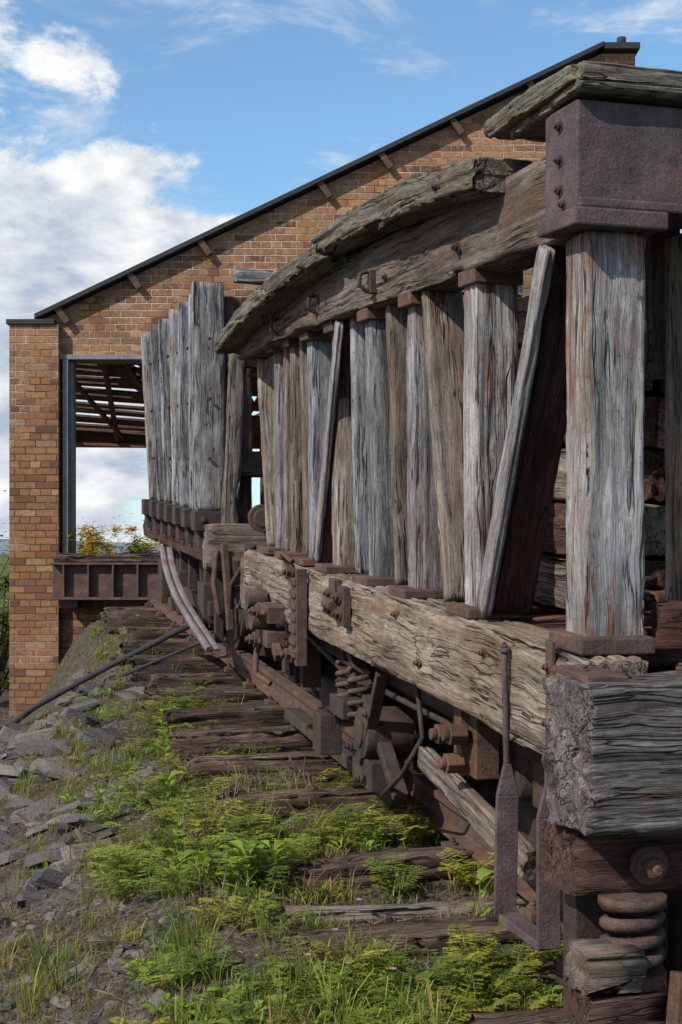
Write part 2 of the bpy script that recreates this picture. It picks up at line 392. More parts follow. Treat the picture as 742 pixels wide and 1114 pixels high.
for s in (.75,1.5,2.35,3.1,3.9):
    c=W(s,-.195 if s<2 else -.24,1.37-(.0 if s<2 else (s-2)*.1)); bo.bolt(c,-RT,.012)
    c=W(s+.1,-.085,1.2); bo.bolt(c,-RT,.015)
for s in (1.75,2.55,3.3):
    c=W(s,-.10,1.20-.03*(s>3)); bo.box(c,RT*.015,DL*.025,UP*.045); bo.tube([c+UP*.04-RT*.02,c-RT*.05+UP*.03,c-RT*.055-UP*.015,c-RT*.02-UP*.04],.009)
bo.finish('rail_bolts',RD,w1,.002)
pipe=MB()
a=W(.25,-.04,1.50)
pipe.tube([a+V((-.02,.1,-.05)),a+V((-.015,.08,.02)),a+V((0.01,.05,.06)),a+V((.04,.02,.085)),a+V((.075,.0,.10)),a+V((.09,-.02,.085)),a+V((.092,-.02,.0))],.013,12)
pipe.cyl(a+V((.092,-.02,.03)),a+V((.092,-.02,.045)),.022,n=12)
pipe.finish('handrail_iron',RO,w1,0)
beam('end_post',[(W(.12,.37,0),.16,.15),(W(.12,.37,1.15),.16,.15)],WT,w1,up=DH,amp=.003,seg=.025,ns=12)
beam('end_post_b',[(W(.12,1.2,0),.16,.15),(W(.12,1.2,1.15),.16,.15)],WB,w1,up=DH)
beam('end_board',[(W(-.02,.14,.06),.05,.13),(W(-.02,2.0,.06),.05,.13)],WD,w1,amp=.005)
l=.13;k=0
while l<1.95:
    w=U(.10,.16); beam('end_upright_%d'%k,[(W(.42+U(-.03,.03),l+w/2,U(.66,.86)),w-.008,.035),(W(.42,l+w/2,1.42),w-.008,.035)],WB if k%3 else WT,w1,up=DH,amp=.004,ns=6,seg=.03,rag=4); l+=w; k+=1
k=0
for row in range(6):
    l=.24
    while l<1.75:
        w=U(.13,.2); h=.17
        if row<4 or l<1:
            s0=U(.50,.75)+(.04*row); 
            beam('stack_timber_%d'%k,[(W(s0,l+w/2,.1+row*.18),w-.01,h),(W(U(3.2,3.9),l+w/2,.1+row*.18),w-.01,h)],random.choice([WD,WT,WB]),w1,seg=.10,ns=6,amp=.007,roll=U(-.05,.05)); k+=1
        l+=w
for i in range(40):
    s=U(.05,.55); l=U(.14,1.2); a=U(-1,1); L=U(.1,.3)
    p=W(s,l,U(.03,.22)); q=p+RT*L*math.cos(a)+DL*L*math.sin(a)+UP*U(-.07,.09)
    beam('debris_%d'%i,[(p,U(.05,.1),.03),(q,U(.04,.1),.03)],random.choice([WD,WD,WB,WT]),w1,ns=3,amp=.004)
db=MB()
for i in range(4): 
    c=W(.2+.04*i,.02+.1*i,.09); db.cyl(c,c+RT*.09+DL*.04,.03,n=12)
db.finish('loose_fittings',RO,w1,.003)
# ---- undercarriage
un=MB()
for l in (.75,1.3): wbox(un,-.1,4.2,l-.06,l+.06,-.56,-.1)
wbox(un,.0,4.0,.10,.14,-.46,-.31)
for s in (.55,2.5): wbox(un,s-.13,s+.13,.1,1.95,-.6,-.32)
un.finish('centre_sills',RD,w1,.006)
wh=MB()
for s in (.85,2.42,3.5):
    for l in (.27,1.68): 
        if l<1: wheel(wh,s,l,.33,T(3.7+s)+.13)
        else:
            c=W(s,l,0); c.z=T(3.7+s)+.46; wh.cyl(c-RT*.06,c+RT*.06,.33,n=32)
    c=W(s,.2,0);c.z=T(3.7+s)+.46; d=W(s,1.8,0); d.z=c.z; wh.cyl(c,d,.06)
wh.finish('wheelsets',RD,w1,.003)
jb=MB()
for s in (2.42,3.5):
    c=W(s,.06,0); c.z=T(3.7+s)+.46
    jb.box(c,DL*.12,RT*.07,UP*.12); jb.box(c-RT*.08,DL*.09,RT*.012,UP*.085); jb.bolt(c-RT*.09+UP*.05,-RT,.02)
    jb.box(c+UP*.15+DL*.17,DL*.03,RT*.05,UP*.28); jb.box(c+UP*.15-DL*.17,DL*.03,RT*.05,UP*.28)
c=W(1.98,.02,-.62)
jb.cyl(c-RT*.10,c+RT*.1,.105,n=20); jb.cyl(c-RT*.115,c-RT*.10,.06,n=16); jb.box(c+DL*.02-UP*.16,DL*.14,RT*.09,UP*.06)
jb.bar(W(2.3,-.02,-.32),W(1.7,-.0,-.82),.06,.04); jb.bar(W(1.75,-.06,-.34),W(2.0,-.06,-.75),.05,.03)
jb.bar(W(2.0,.1,-.9),W(3.9,.1,-.9),.09,.06)
jb.box(W(2.25,-.06,-.56),DL*.11,RT*.05,UP*.04); jb.box(W(2.5,-.08,-.72),DL*.07,RT*.05,UP*.09)
for s,h in ((1.85,-.52),(2.1,-.7),(2.4,-.6),(1.95,-.8)): jb.bolt(W(s,-.09,h),-RT,.016)
jb.finish('journal_boxes',RD,w1,.008)
sp=MB()
for s in (2.12,2.3): spring(sp,W(s,-.04,-.60),W(s,-.04,-.38),.045,.012,4.5)
sp.finish('rear_springs',RB,w1,0)
bk=MB()
for s,hh in ((1.98,.0),(2.12,.02)):
    bk.box(W(s,-.15,-.10+hh),DL*.045,RT*.016,UP*.08); bk.bolt(W(s,-.17,-.06),-RT,.02); bk.bolt(W(s,-.17,-.13),-RT,.02)
bk.cyl(W(2.05,-.19,-.1)-DL*.06,W(2.05,-.19,-.1)+DL*.06,.025,n=12)
bk.box(W(2.72,-.165,-.24),DL*.04,RT*.02,UP*.20); bk.box(W(2.62,-.17,-.22),DL*.015,RT*.025,UP*.22)
for i in range(7): bk.box(W(2.67,-.185,-.06-i*.055),DL*.06,RT*.018,UP*.015)
bk.bolt(W(2.72,-.19,-.02),-RT,.026); bk.bolt(W(2.72,-.19,-.40),-RT,.03)
bk.tube([W(2.78,-.17,-.02),W(2.8,-.21,.04),W(2.74,-.23,.065),W(2.66,-.2,.03)],.013)
c=W(3.25,-.17,-.27)
bk.box(c,DL*.14,RT*.04,UP*.04); bk.cyl(c-RT*.10-UP*.03,c+RT*.02-UP*.03,.055,n=14); bk.cyl(c-RT*.08+DL*.2+UP*.05,c+RT*.02+DL*.2+UP*.05,.05,n=14)
bk.box(c-UP*.12-DL*.05,DL*.08,RT*.045,UP*.04); bk.box(c-UP*.16+DL*.14,DL*.04,RT*.04,UP*.07); bk.bar(c+DL*.3+UP*.1,c-DL*.2-UP*.2,.04,.04)
bk.bolt(c-RT*.09+UP*.02-DL*.1,-RT,.025); bk.bolt(c-RT*.08-UP*.13,-RT,.028)
bk.tube([c+DL*.1-UP*.1,c-RT*.06+DL*.05-UP*.2,c-RT*.08-DL*.02-UP*.3,c-RT*.02-DL*.1-UP*.34],.015)
c=W(.90,-.06,-.42)
bk.box(c+RT*.06,DL*.10,RT*.04,UP*.12); bk.box(c+RT*.04+UP*.03,DL*.035,RT*.05,UP*.15)
for dd,du in ((-.05,.02),(.07,-.0),(-.02,-.08)): 
    bk.cyl(c+DL*dd+UP*du,c+DL*dd+UP*du-RT*.06,.036,n=6,sm=False); bk.cyl(c+DL*dd+UP*du-RT*.06,c+DL*dd+UP*du-RT*.08,.02,n=12)
bk.box(W(.02,-.14,-.13),DL*.022,RT*.006,UP*.15)
for h in (-.05,-.2): bk.bolt(W(.02,-.147,h),-RT,.012)
for l in (-.15,-.05,.12): bk.bolt(W(-.2,l,-.035),UP,.014)
wbox(bk,-.30,-.1,-.19,-.08,-.042,-.025)
for s,h in ((.5,-.08),(1.1,-.2),(1.35,-.06),(3.0,-.07),(3.7,-.2)): bk.bolt(W(s,-.137,h),-RT,.012)
bk.finish('sill_brackets',RB,w1,.004)
# U strap near
us=MB()
t0=W(.30,-.155,-.05)
us.cyl(t0,W(.30,-.145,-.42),.010,n=10); us.bolt(t0+UP*.01,UP,.012)
def taper(p,q,w0,w1_,th,ax,ay):
    p=V(p);q=V(q); us.hexa([q-ax*w1_-ay*th,q+ax*w1_-ay*th,q+ax*w1_+ay*th,q-ax*w1_+ay*th,p-ax*w0-ay*th,p+ax*w0-ay*th,p+ax*w0+ay*th,p-ax*w0+ay*th])
fr=V((1,.1,0)).normalized(); fn=V((-.1,1,0)).normalized()
b0=W(.30,-.145,-.39)
taper(b0+UP*.02,b0-UP*.07,.010,.032,.012,fr,fn)
taper(b0-UP*.07,b0-UP*.42+DL*.02,.032,.032,.012,fr,fn)
b1=W(.12,-.10,-.41)
taper(b1+UP*.02,b1-UP*.07,.010,.032,.012,fr,fn)
taper(b1-UP*.07,b1-UP*.43,.032,.032,.012,fr,fn)
us.bar(b0-UP*.42,b1-UP*.425,.065,.025); us.cyl(b1+UP*.12,b1,.011,n=10)
us.finish('hanger_strap',RP,w1,.003)
beam('bogie_bolster',[(W(-.16,-.20,-.50),.2,.16),(W(-.16,1.9,-.50),.2,.16)],WD,w1,amp=.006,ns=8)
beam('bogie_side_timber',[(W(.40,-.03,-.70),.05,.10),(W(1.35,-.03,-.58),.05,.09)],WB,w1,amp=.005,ns=7)
beam('spring_seat_block',[(W(-.33,-.23,-.72),.14,.11),(W(-.33,-.08,-.72),.14,.11)],WB,w1,amp=.008,ns=9,chip=.05)
beam('spring_seat_block_b',[(W(-.32,-.22,-.82),.14,.08),(W(-.32,-.02,-.82),.14,.08)],WD,w1,amp=.006,ns=7)
nb=MB()
spring(nb,W(-.27,-.055,-.76),W(-.27,-.055,-.58),.065,.017,3.8)
nb.cyl(W(-.27,-.055,-.595),W(-.27,-.055,-.57),.085,n=20)
nb.cyl(W(-.25,-.055,-.95),W(-.25,-.055,-.76),.095,n=20)
nb.finish('coil_spring',RB,w1,0)
nc=MB()
nc.cyl(W(-.26,-.01,-.50),W(-.28,-.01,-.50),.05,n=20); nc.bolt(W(-.28,-.01,-.50),-DL,.028)
nc.tube([W(-.3,.02,-.40),W(-.36,.08,-.42),W(-.37,.11,-.5),W(-.35,.12,-.65),W(-.36,.10,-.85)],.012)
nc.bar(W(-.35,.16,-.58),W(-.42,.03,-.86),.10,.03,up=DL); nc.bar(W(-.42,.04,-.72),W(-.46,-.01,-1.0),.13,.05,up=DL)
nc.bar(W(-.36,-.02,-.92),W(-.44,.4,-.84),.05,.07)
nc.bolt(W(-.45,.03,-.80),-DL,.028)
nc.tube([W(-.46,-.03,-.97),W(-.47,.02,-.9),W(-.46,.1,-.86),W(-.44,.3,-.84)],.018)
nc.finish('truck_irons',RB,w1,.005)
nd=MB()
nd.box(W(-.10,.22,-.72),DL*.06,RT*.05,UP*.18); nd.box(W(.14,.14,-.78),DL*.1,RT*.08,UP*.15)
nd.bar(W(-.2,.02,-.97),W(.3,.05,-.97),.09,.07); nd.box(W(-.05,.0,-.8),DL*.04,RT*.12,UP*.2)
nd.finish('truck_frame',RD,w1,.005)
tr=MB()
tr.tube([W(.55,.02,-.3),W(1.2,.02,-.44),W(2.6,.02,-.46),W(4.0,.02,-.3)],.012)
tr.tube([W(1.45,-.02,-.33),W(1.3,-.05,-.5),W(1.5,-.06,-.68),W(1.85,-.03,-.85)],.010)
tr.finish('truss_rod',RD,w1,0)
cp=MB()
for i in range(16):
    s=U(4.3,5.1); l=U(-.05,.35); h=U(-.5,.0)
    p=W(s,l,h); cp.cyl(p,p+V((U(-.1,.1),U(-.1,.1),U(-.18,.18))),U(.015,.045),n=12)
cp.box(W(4.7,.12,-.2),DL*.4,RT*.07,UP*.07); cp.tube([W(4.5,-.03,-.1),W(4.6,-.1,-.25),W(4.7,-.08,-.4),W(4.95,-.02,-.42)],.015)
cp.finish('coupling_irons',RD,w1,.004)

# ============================================================ WAGON 2
w2=empty('railway_wagon.001',W(7.3,1,-1))
S0,S1=5.45,8.6
beam('side_sill',[(W(S0,-.02,-.06),.18,.26),(W(S1,-.02,-.06),.18,.26)],WD,w2,amp=.006)
beam('side_sill_far',[(W(S0,2.05,-.06),.2,.26),(W(S1,2.05,-.06),.2,.26)],WD,w2)
beam('headstock',[(W(5.4,-.12,-.08),.22,.30),(W(5.4,2.25,-.08),.22,.30)],WB,w2,amp=.006)
stk=[(5.58,5.54,.0,1.68,.21,WG),(6.02,5.98,-.0,1.655,.11,WGB),(6.42,6.38,-.01,1.64,.12,WGB),(6.82,6.80,-.02,1.63,.10,WG),(7.24,7.2,-.04,1.60,.11,WGB),(7.68,7.62,-.05,1.585,.10,WGB),(8.2,8.1,-.06,1.57,.10,WG)]
sh=MB()
for i,(st,sb,ll,h,w,m) in enumerate(stk):
    beam('stake_%d'%i,[(W(sb,-.07,.14),w,.07),(W(st,-.07+ll,h),w*1.02,.07)],m,w2,up=DH,amp=.004,seg=.04,ns=6,chip=.03)
    wbox(sh,sb-.09,sb+.06,-.18,.02,.02,.15); wbox(sh,sb-.06,sb+.04,-.15,-.01,-.09,.02)
    sh.bolt(W(sb-.09,-.12,.09),-DL,.018)
    for hh in (.5,.9,1.3): sh.cyl(W(sb-.035,-.07+ll*hh/1.5,hh),W(sb-.05,-.07+ll*hh/1.5,hh),.014,n=8)
sh.finish('stake_pockets',RD,w2,.005)
for i in range(8):
    l=.15+i*.26
    beam('end_stake_%d'%i,[(W(5.66,l,-.05),.19,.08),(W(5.66,l,1.60+U(-.06,.1)),.19,.08)],WD if i!=1 else WB,w2,up=DH,amp=.006,ns=5)
beam('end_rail',[(W(5.5,.06,.45),.08,.14),(W(5.5,2.2,.45),.08,.14)],WD,w2,amp=.006)
beam('end_rail_top',[(W(5.5,.06,1.18),.09,.14),(W(5.5,2.2,1.2),.09,.14)],WD,w2,amp=.006)
beam('end_top_beam',[(W(5.6,.12,1.74),.12,.09),(W(5.6,2.2,1.74),.12,.09)],WG,w2,amp=.006)
beam('end_corner_strut',[(W(5.42,.05,-.0),.10,.10),(W(5.42,.10,1.3),.10,.10)],WB,w2,up=DH,amp=.008)
for i in range(5):
    beam('inner_plank_%d'%i,[(W(5.75,.10,.25+i*.3),.04,.28),(W(8.4,.10,.25+i*.3),.04,.28)],WD,w2,seg=.2,ns=4)
    beam('inner_plank_far_%d'%i,[(W(5.7,2.05,.25+i*.3),.05,.28),(W(8.4,2.05,.25+i*.3),.05,.28)],WD,w2,seg=.2,ns=4)
w2b=MB()
wbox(w2b,5.5,S1,.3,.4,-.45,-.05); wbox(w2b,5.5,S1,1.0,1.2,-.5,-.05)
wbox(w2b,5.9,7.6,.0,.06,-.60,-.5)
for s in (6.1,7.2,8.1):
    for l in (.27,1.68): wheel(w2b,s,l,.36,T(3.7+s)+.13)
    c=W(s,.05,0); c.z=T(3.7+s)+.47; w2b.box(c,DL*.13,RT*.08,UP*.14); w2b.box(c+UP*.2,DL*.05,RT*.05,UP*.25)
    w2b.box(c+DL*.3,DL*.03,RT*.03,UP*.25); w2b.box(c-DL*.3,DL*.03,RT*.03,UP*.25)
w2b.finish('running_gear',RD,w2,.006)
bf=MB()
c=W(5.2,.22,.12); bf.cyl(c-DL*.02,c+DL*.03,.09,n=24); bf.cyl(c,c+DL*.3,.05,n=16); bf.cyl(c-DL*.03,c-DL*.01,.05,.08,n=20)
bf.box(W(5.3,.12,-.2),DL*.05,RT*.12,UP*.1); bf.bar(W(5.25,-.02,-.05),W(5.15,.0,-.6),.04,.04); bf.bar(W(5.25,.2,-.1),W(5.2,.24,-.65),.06,.05)
bf.tube([W(5.3,-.06,-.1),W(5.2,-.1,-.3),W(5.2,-.06,-.5),W(5.3,.0,-.55)],.018)
bf.finish('buffer',RB,w2,.004)

# ============================================================ TRACK
tk=empty('railway_track',W(3,1,-1))
sl=[(3.68,-.35,.0),(4.46,-.62,0),(4.80,-.60,1),(5.2,-.47,0),(6.2,-.50,0),(6.95,-.56,0),(7.62,-.47,0),(8.30,-.43,0),(8.95,-.43,0),(9.60,-.36,0),(10.35,-.37,0),(11.2,-.36,0),(12.1,-.3,0),(13.0,-.3,0),(13.8,-.3,0),(2.9,-.4,0),(2.2,-.4,0)]
for i,(Y,l0,kind) in enumerate(sl):
    s=Y-3.7; sk=U(-.08,.08)
    def SP(l,ds): 
        p=W(s+ds,l,0); p.z=T(3.7+s)-.085+(-.005 if kind==1 else 0); return p
    hgt=.18 if kind==0 else .10; wd=U(.17,.23) if kind==0 else .10
    if i==4: wd=.15
    beam('sleeper_%d'%i,[(SP(l0-.03+U(-.04,.04),0-sk)+UP*U(-.02,.02),wd*.95,hgt),(SP(.3,0)+UP*U(-.01,.01),wd*1.02,hgt),(SP(2.3,sk),wd,hgt)],WS if kind!=1 else WB,tk,amp=.010,seg=.03,ns=12,ch=.010,f=26,rag=3,chip=.12)
rl=MB()
def rail(l):
    prof=[(-.065,0),(.065,0),(.065,.012),(.012,.025),(.012,.09),(.034,.1),(.034,.13),(-.034,.13),(-.034,.1),(-.012,.09),(-.012,.025),(-.065,.012)]
    n=len(prof); vs=[];fs=[]; st=[-2.5+i*.5 for i in range(27)]
    for s in st:
        c=W(s,l,0); c.z=T(3.7+s)+.006
        for a,b in prof: vs.append(c+RT*a+UP*b)
    for k in range(len(st)-1):
        for i in range(n): fs.append((k*n+i,k*n+(i+1)%n,(k+1)*n+(i+1)%n,(k+1)*n+i))
    fs.append(tuple(range(n))[::-1]); fs.append(tuple((len(st)-1)*n+i for i in range(n)))
    rl.add(vs,fs)
rail(.25); rail(1.70)
for i,(Y,l0,kind) in enumerate(sl):
    if kind==0:
        for l in (.14,.36): 
            c=W(Y-3.7,l,0); c.z=T(Y)+.02; rl.box(c,DL*.05,RT*.03,UP*.015); rl.bolt(c+UP*.02,UP,.014)
rl.finish('rails',RB,tk,.003)
# bent loose rail hanging at the side of the far wagon
lr=empty('bent_rail',(-1.2,9.7,-.3))
br_=[V((-1.345,10.35,.03)),V((-1.290,10.1,-.11)),V((-1.190,9.8,-.29)),V((-1.06,9.45,-.44)),V((-.96,9.2,-.54)),V((-.86,8.95,-.64))]
for nm,dx,w,h in (('rail_head',0,.034,.04),('rail_foot',.055,.040,.02),('rail_web',.028,.05,.014)):
    beam(nm,[(p+V((dx,.02,0)),w,h) for p in br_],RB if nm=='rail_web' else RAILG,lr,amp=.001,seg=.05,ns=3,ch=.003)

# ============================================================ BUILDING
bd=empty('brick_building',(0,15.2,-1.7))
YW=15.0; sc=YW/1500
def px(x): return (x-371)*sc
def pz(y): return (600-y)*sc
zb=-2.0; T0=.34
x0,x1=px(14),px(691)
def roofz(x): return pz(345)+(x-px(45))*.479
wl=MB()
def prism(poly,y0,y1):
    n=len(poly); vs=[(x,y0,z) for x,z in poly]+[(x,y1,z) for x,z in poly]
    wl.add(vs,[tuple(range(n)),tuple(range(n,2*n))[::-1]]+[(i,n+i,n+(i+1)%n,(i+1)%n) for i in range(n)])
wl.abox(px(13),px(66),YW-.12,YW+.45,zb,pz(355))
ox1=px(420); xr=px(655)
prism([(px(66),pz(386)),(x1,pz(386)),(x1,pz(58)),(xr,pz(58)),(px(66),roofz(px(66))-.03)],YW,YW+T0)
prism([(px(46),pz(354.5)),(px(65.8),pz(354.5)),(px(65.8),roofz(px(65.8))-.035),(px(47),roofz(px(47))-.03)],YW,YW+T0)
wl.abox(ox1,x1,YW,YW+T0,zb,pz(386))
wl.abox(px(66),ox1,YW,YW+T0,zb,pz(640))
wl.abox(x1-.34,x1,YW+T0,YW+17,zb,pz(70))
wl.finish('walls',BR,bd,0,origin=(0,0,0))
rf=MB()
def slab(xa,xb,ya,yb,th,off=0,mb=rf):
    za,zb_=roofz(xa)+off,roofz(xb)+off
    mb.hexa([V((xa,ya,za)),V((xb,ya,zb_)),V((xb,yb,zb_)),V((xa,yb,za)),V((xa,ya,za+th)),V((xb,ya,zb_+th)),V((xb,yb,zb_+th)),V((xa,yb,za+th))])
slab(px(40),px(655),YW-.13,YW+.5,.055,-.015)
rf.abox(px(655)+.002,px(694),YW-.12,YW+.4,pz(57),pz(50)); rf.abox(px(10),px(62),YW-.15,YW+.48,pz(354.8),pz(349.5))
rf.cyl((px(676),YW,pz(50)),(px(676),YW,pz(41)),.05,n=10)
rf.finish('verge_trim',RBL,bd,.004)
pu=MB()
for x in (70,148,224,354,420,497,580):
    X=px(x); z=roofz(X)-.03
    pu.bar((X+.05,YW-.06,z-.16),(X-.08,YW-.08,z+.02),.07,.06,up=(0,1,0))
    pu.abox(X-.14,X-.06,YW+.36,YW+16,z-.16,z-.05)
pu.finish('purlins',RB,bd,.004)
rb=MB()
x=px(48)
while x<px(650):
    w=U(.16,.26); slab(x,x+w,YW+.5+U(0,.2),YW+16+U(-1,.5),.03,.03,rb); x+=w+U(.04,.12)
rb.finish('roof_boards',RD,bd,0)
ib=MB(); ir=MB()
def lz(y): return 2.42-(y-15.8)*.185
y=15.9
while y<20.0:
    w=U(.10,.17)
    a0,a1=U(-.02,.03),U(-.12,.12)
    xa,xb=-3.62-(y-15.9)*.21,1.2; D=xb-xa; sl_=-.075; z0a=lz(y)+.10+a0+sl_*(xa+4.0); z1a=lz(y)+.10+a1+sl_*(xb+4.0); dz=lz(y+w)-lz(y)
    ib.hexa([V((xa,y,z0a)),V((xb,y+a1,z1a)),V((xb,y+w+a1,z1a+dz)),V((xa,y+w,z0a+dz)),V((xa,y,z0a+.03)),V((xb,y+a1,z1a+.03)),V((xb,y+w+a1,z1a+dz+.03)),V((xa,y+w,z0a+dz+.03))])
    y+=w+U(.05,.13)
for X in (-3.45,-2.75,-2.0,-1.2,-.4):
    dz=-.075*(X+4.0); ir.bar((X,15.8,lz(15.8)+dz+.03),(X-.5,20.1,lz(20.1)+dz+.06),.06,.09)
for k_ in range(3): ir.bar((-3.4+k_*.8,16.2,lz(16.2)-.05),(-3.1+k_*.8,19.6,lz(19.6)-.10),.05,.05)
ir.bar((-4.5,20.0,1.80),(1.2,20.0,1.72),.14,.10); ir.bar((-4.5,20.0,1.55),(1.2,20.0,1.50),.12,.06); ir.bar((-4.5,20.1,1.67),(1.2,20.1,1.62),.02,.2)
for X in (-4.35,1.0): ir.abox(X-.1,X+.1,19.9,20.1,zb,1.8)
ib.finish('inner_roof_boards',RB,bd,0); ir.finish('inner_rafters',RO,bd,.003)
rt=MB()
for y in (23,31):
    xa,xb=px(120),px(650)
    za,zc=roofz(xa)-.16,roofz(xb)-.16
    rt.bar((xa,y,za-.05),(xb,y,zc-.05),.12,.16); rt.bar((xa,y,2.15),(xb,y,2.15),.12,.2)
    for k in range(6):
        xx=xa+(xb-xa)*k/6; xn=xa+(xb-xa)*(k+1)/6
        rt.bar((xx,y,2.15),(xx,y,roofz(xx)-.2),.07,.07,up=(0,1,0)); rt.bar((xx,y,2.15),(xn,y,roofz(xn)-.2),.07,.07,up=(0,1,0))
rt.finish('roof_trusses',RB,bd,.004)
st=MB()
st.abox(px(69),px(75),YW-.05,YW+.25,pz(610),pz(392)); st.abox(px(75),px(79),YW+.05,YW+.2,pz(610),pz(392)); 
st.abox(px(66),ox1,YW-.05,YW+.30,pz(391.6),pz(386.4))
st.finish('door_frame',GREYST,bd,.004)
pf=MB()
pf.abox(px(66),px(300),YW-.42,YW-.40,pz(648),pz(614)); pf.abox(px(66),px(300),YW-.5,YW-.32,pz(614),pz(611.5)); pf.abox(px(66),px(300),YW-.52,YW-.32,pz(651),pz(648))
for x in range(78,290,26): pf.abox(px(x),px(x)+.02,YW-.50,YW-.42,pz(648),pz(614))
pf.abox(px(66),px(300),YW-.31,YW-.02,pz(650),pz(640))
pf.abox(px(72),px(92),YW-.40,YW-.1,pz(660),pz(651))
pf.finish('rusty_girder',RB,bd,.004)
for i in range(9):
    yy=YW-.45+i*.09
    beam('deck_timber_%d'%i,[(V((px(68),yy,pz(608)+U(-.02,.03))),.1,.08),(V((px(150+U(-20,60)),yy,pz(608)+U(-.02,.04))),.1,.08),(V((px(330),yy,pz(608))),.1,.08)],WS,bd,amp=.012,seg=.1,ns=4)

# ============================================================ GROUND
xs=[-600,-400,-260,-170,-110,-70,-45,-30,-20,-14,-10,-8,-7]+[-6+i*.075 for i in range(151)]+[5.6,6,7,8,10,14,20,30,45,70,110,170,260,400,600]
ys=[-30,-20,-12,-7,-4,-2,-1,0,.6,1.2,1.7]+[2+i*.075 for i in range(180)]+[15.8,16.5,17.5,19,21,24,28,33,40,50,65,85,110,150,200,270,360,500,700,1000,1400]
gv=[(x,y,G(x,y)) for y in ys for x in xs]; nx=len(xs)
gf=[(j*nx+i,j*nx+i+1,(j+1)*nx+i+1,(j+1)*nx+i) for j in range(len(ys)-1) for i in range(nx-1)]
me=bpy.data.meshes.new('ground'); me.from_pydata(gv,[],gf); me.update(); me.polygons.foreach_set('use_smooth',[True]*len(gf))
m,t,b=newmat('ground_soil_moss')
P=t.node('ShaderNodeTexCoord').outputs['Object']
n1=t.noise(P,2.2,6,.65); n2=t.noise(P,24,5,.7); n3=t.noise(P,140,3,.6)
vor=t.node('ShaderNodeTexVoronoi'); t.l.new(P,vor.inputs['Vector']); vor.inputs['Scale'].default_value=34
col=t.ramp(t.math('ADD',t.math('MULTIPLY',n2,.6),t.math('MULTIPLY',n3,.4)),[(.34,(.016,.011,.008)),(.5,(.080,.060,.045)),(.66,(.20,.158,.125))])
vg=t.node('ShaderNodeSeparateColor'); t.l.new(vor.outputs['Color'],vg.inputs[0])
peb=t.ramp(vg.outputs[0],[(0,(.030,.026,.024)),(.5,(.100,.088,.079)),(1,(.20,.178,.158))])
col=t.mix(t.math('MULTIPLY',t.rng(n1,.42,.58),.65),col,peb)
col=t.mix(t.rng(t.noise(t.mapping(P,(1,1,1),(4,4,0)),1.7,7,.75),.51,.63,0,.55),col,c4((.080,.088,.028)))
spx=t.node('ShaderNodeSeparateXYZ'); t.l.new(P,spx.inputs[0])
col=t.mix(t.rng(spx.outputs[1],18,30,0,.9),col,t.mix(t.noise(P,.05,4,.6),c4((.06,.09,.02)),c4((.12,.13,.04))))
t.l.new(col,b.inputs['Base Color']); b.inputs['Roughness'].default_value=.95; b.inputs['Specular IOR Level'].default_value=.15
bump(t,b,t.math('ADD',t.math('ADD',n2,t.math('MULTIPLY',n3,.4)),t.math('MULTIPLY',vor.outputs['Distance'],-.6)),1.0,.035)
me.materials.append(m); COL.objects.link(bpy.data.objects.new('ground',me))

hv=[];hf=[]
for i in range(81):
    x=-900+i*22.5; hgt=4+6*(.5+noise.noise(V((x*.006,3,0))))
    hv+=[(x,1000,-4),(x,1080,hgt)]
hf=[(2*i,2*i+2,2*i+3,2*i+1) for i in range(80)]
me=bpy.data.meshes.new('hills'); me.from_pydata(hv,[],hf)
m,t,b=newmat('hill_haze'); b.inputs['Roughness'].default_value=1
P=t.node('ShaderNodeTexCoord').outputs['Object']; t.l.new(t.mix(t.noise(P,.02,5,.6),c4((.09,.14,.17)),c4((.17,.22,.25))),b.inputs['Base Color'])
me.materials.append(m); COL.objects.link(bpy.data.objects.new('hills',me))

# ============================================================ vegetation helper
class Veg:
    def __init__(s): s.v=[];s.f=[];s.c=[]
    def add(s,vs,fs,c):
        o=len(s.v); s.v+=[tuple(x) for x in vs]; s.f+=[tuple(i+o for i in f) for f in fs]; s.c+=[c]*len(vs)
    def fin(s,name,mat,parent=None):
        me=bpy.data.meshes.new(name); me.from_pydata(s.v,[],s.f); me.update()
        ca=me.color_attributes.new('Col','FLOAT_COLOR','POINT')
        fl=[]
        for c in s.c: fl+= [c[0],c[1],c[2],1]
        ca.data.foreach_set('color',fl); me.materials.append(mat)
        ob=bpy.data.objects.new(name,me); COL.objects.link(ob)
        if parent: par(ob,parent)
        return ob
def leafmat(name,tr=.45):
    m,t,b=newmat(name)
    a=t.node('ShaderNodeAttribute',attribute_name='Col').outputs['Color']
    t.l.new(a,b.inputs['Base Color']); b.inputs['Roughness'].default_value=.6; b.inputs['Specular IOR Level'].default_value=.3
    tl=t.node('ShaderNodeBsdfTranslucent'); t.l.new(t.mix(1.0,a,c4((1.4,1.35,.6)),'MULTIPLY'),tl.inputs[0])
    ms=t.node('ShaderNodeMixShader'); ms.inputs[0].default_value=tr
    t.l.new(b.outputs[0],ms.inputs[1]); t.l.new(tl.outputs[0],ms.inputs[2]); t.l.new(ms.outputs[0],t.out.inputs[0])
    return m
LM=leafmat('leaf_green',.4); DM=leafmat('dry_plant',.1)
def gcol(y=0):
    q=R()
    if q<.22: return (U(.24,.34),U(.19,.25),U(.08,.12))
    k=U(.7,1.5); return (.15*k*U(.75,1.3),.19*k,.036*k)
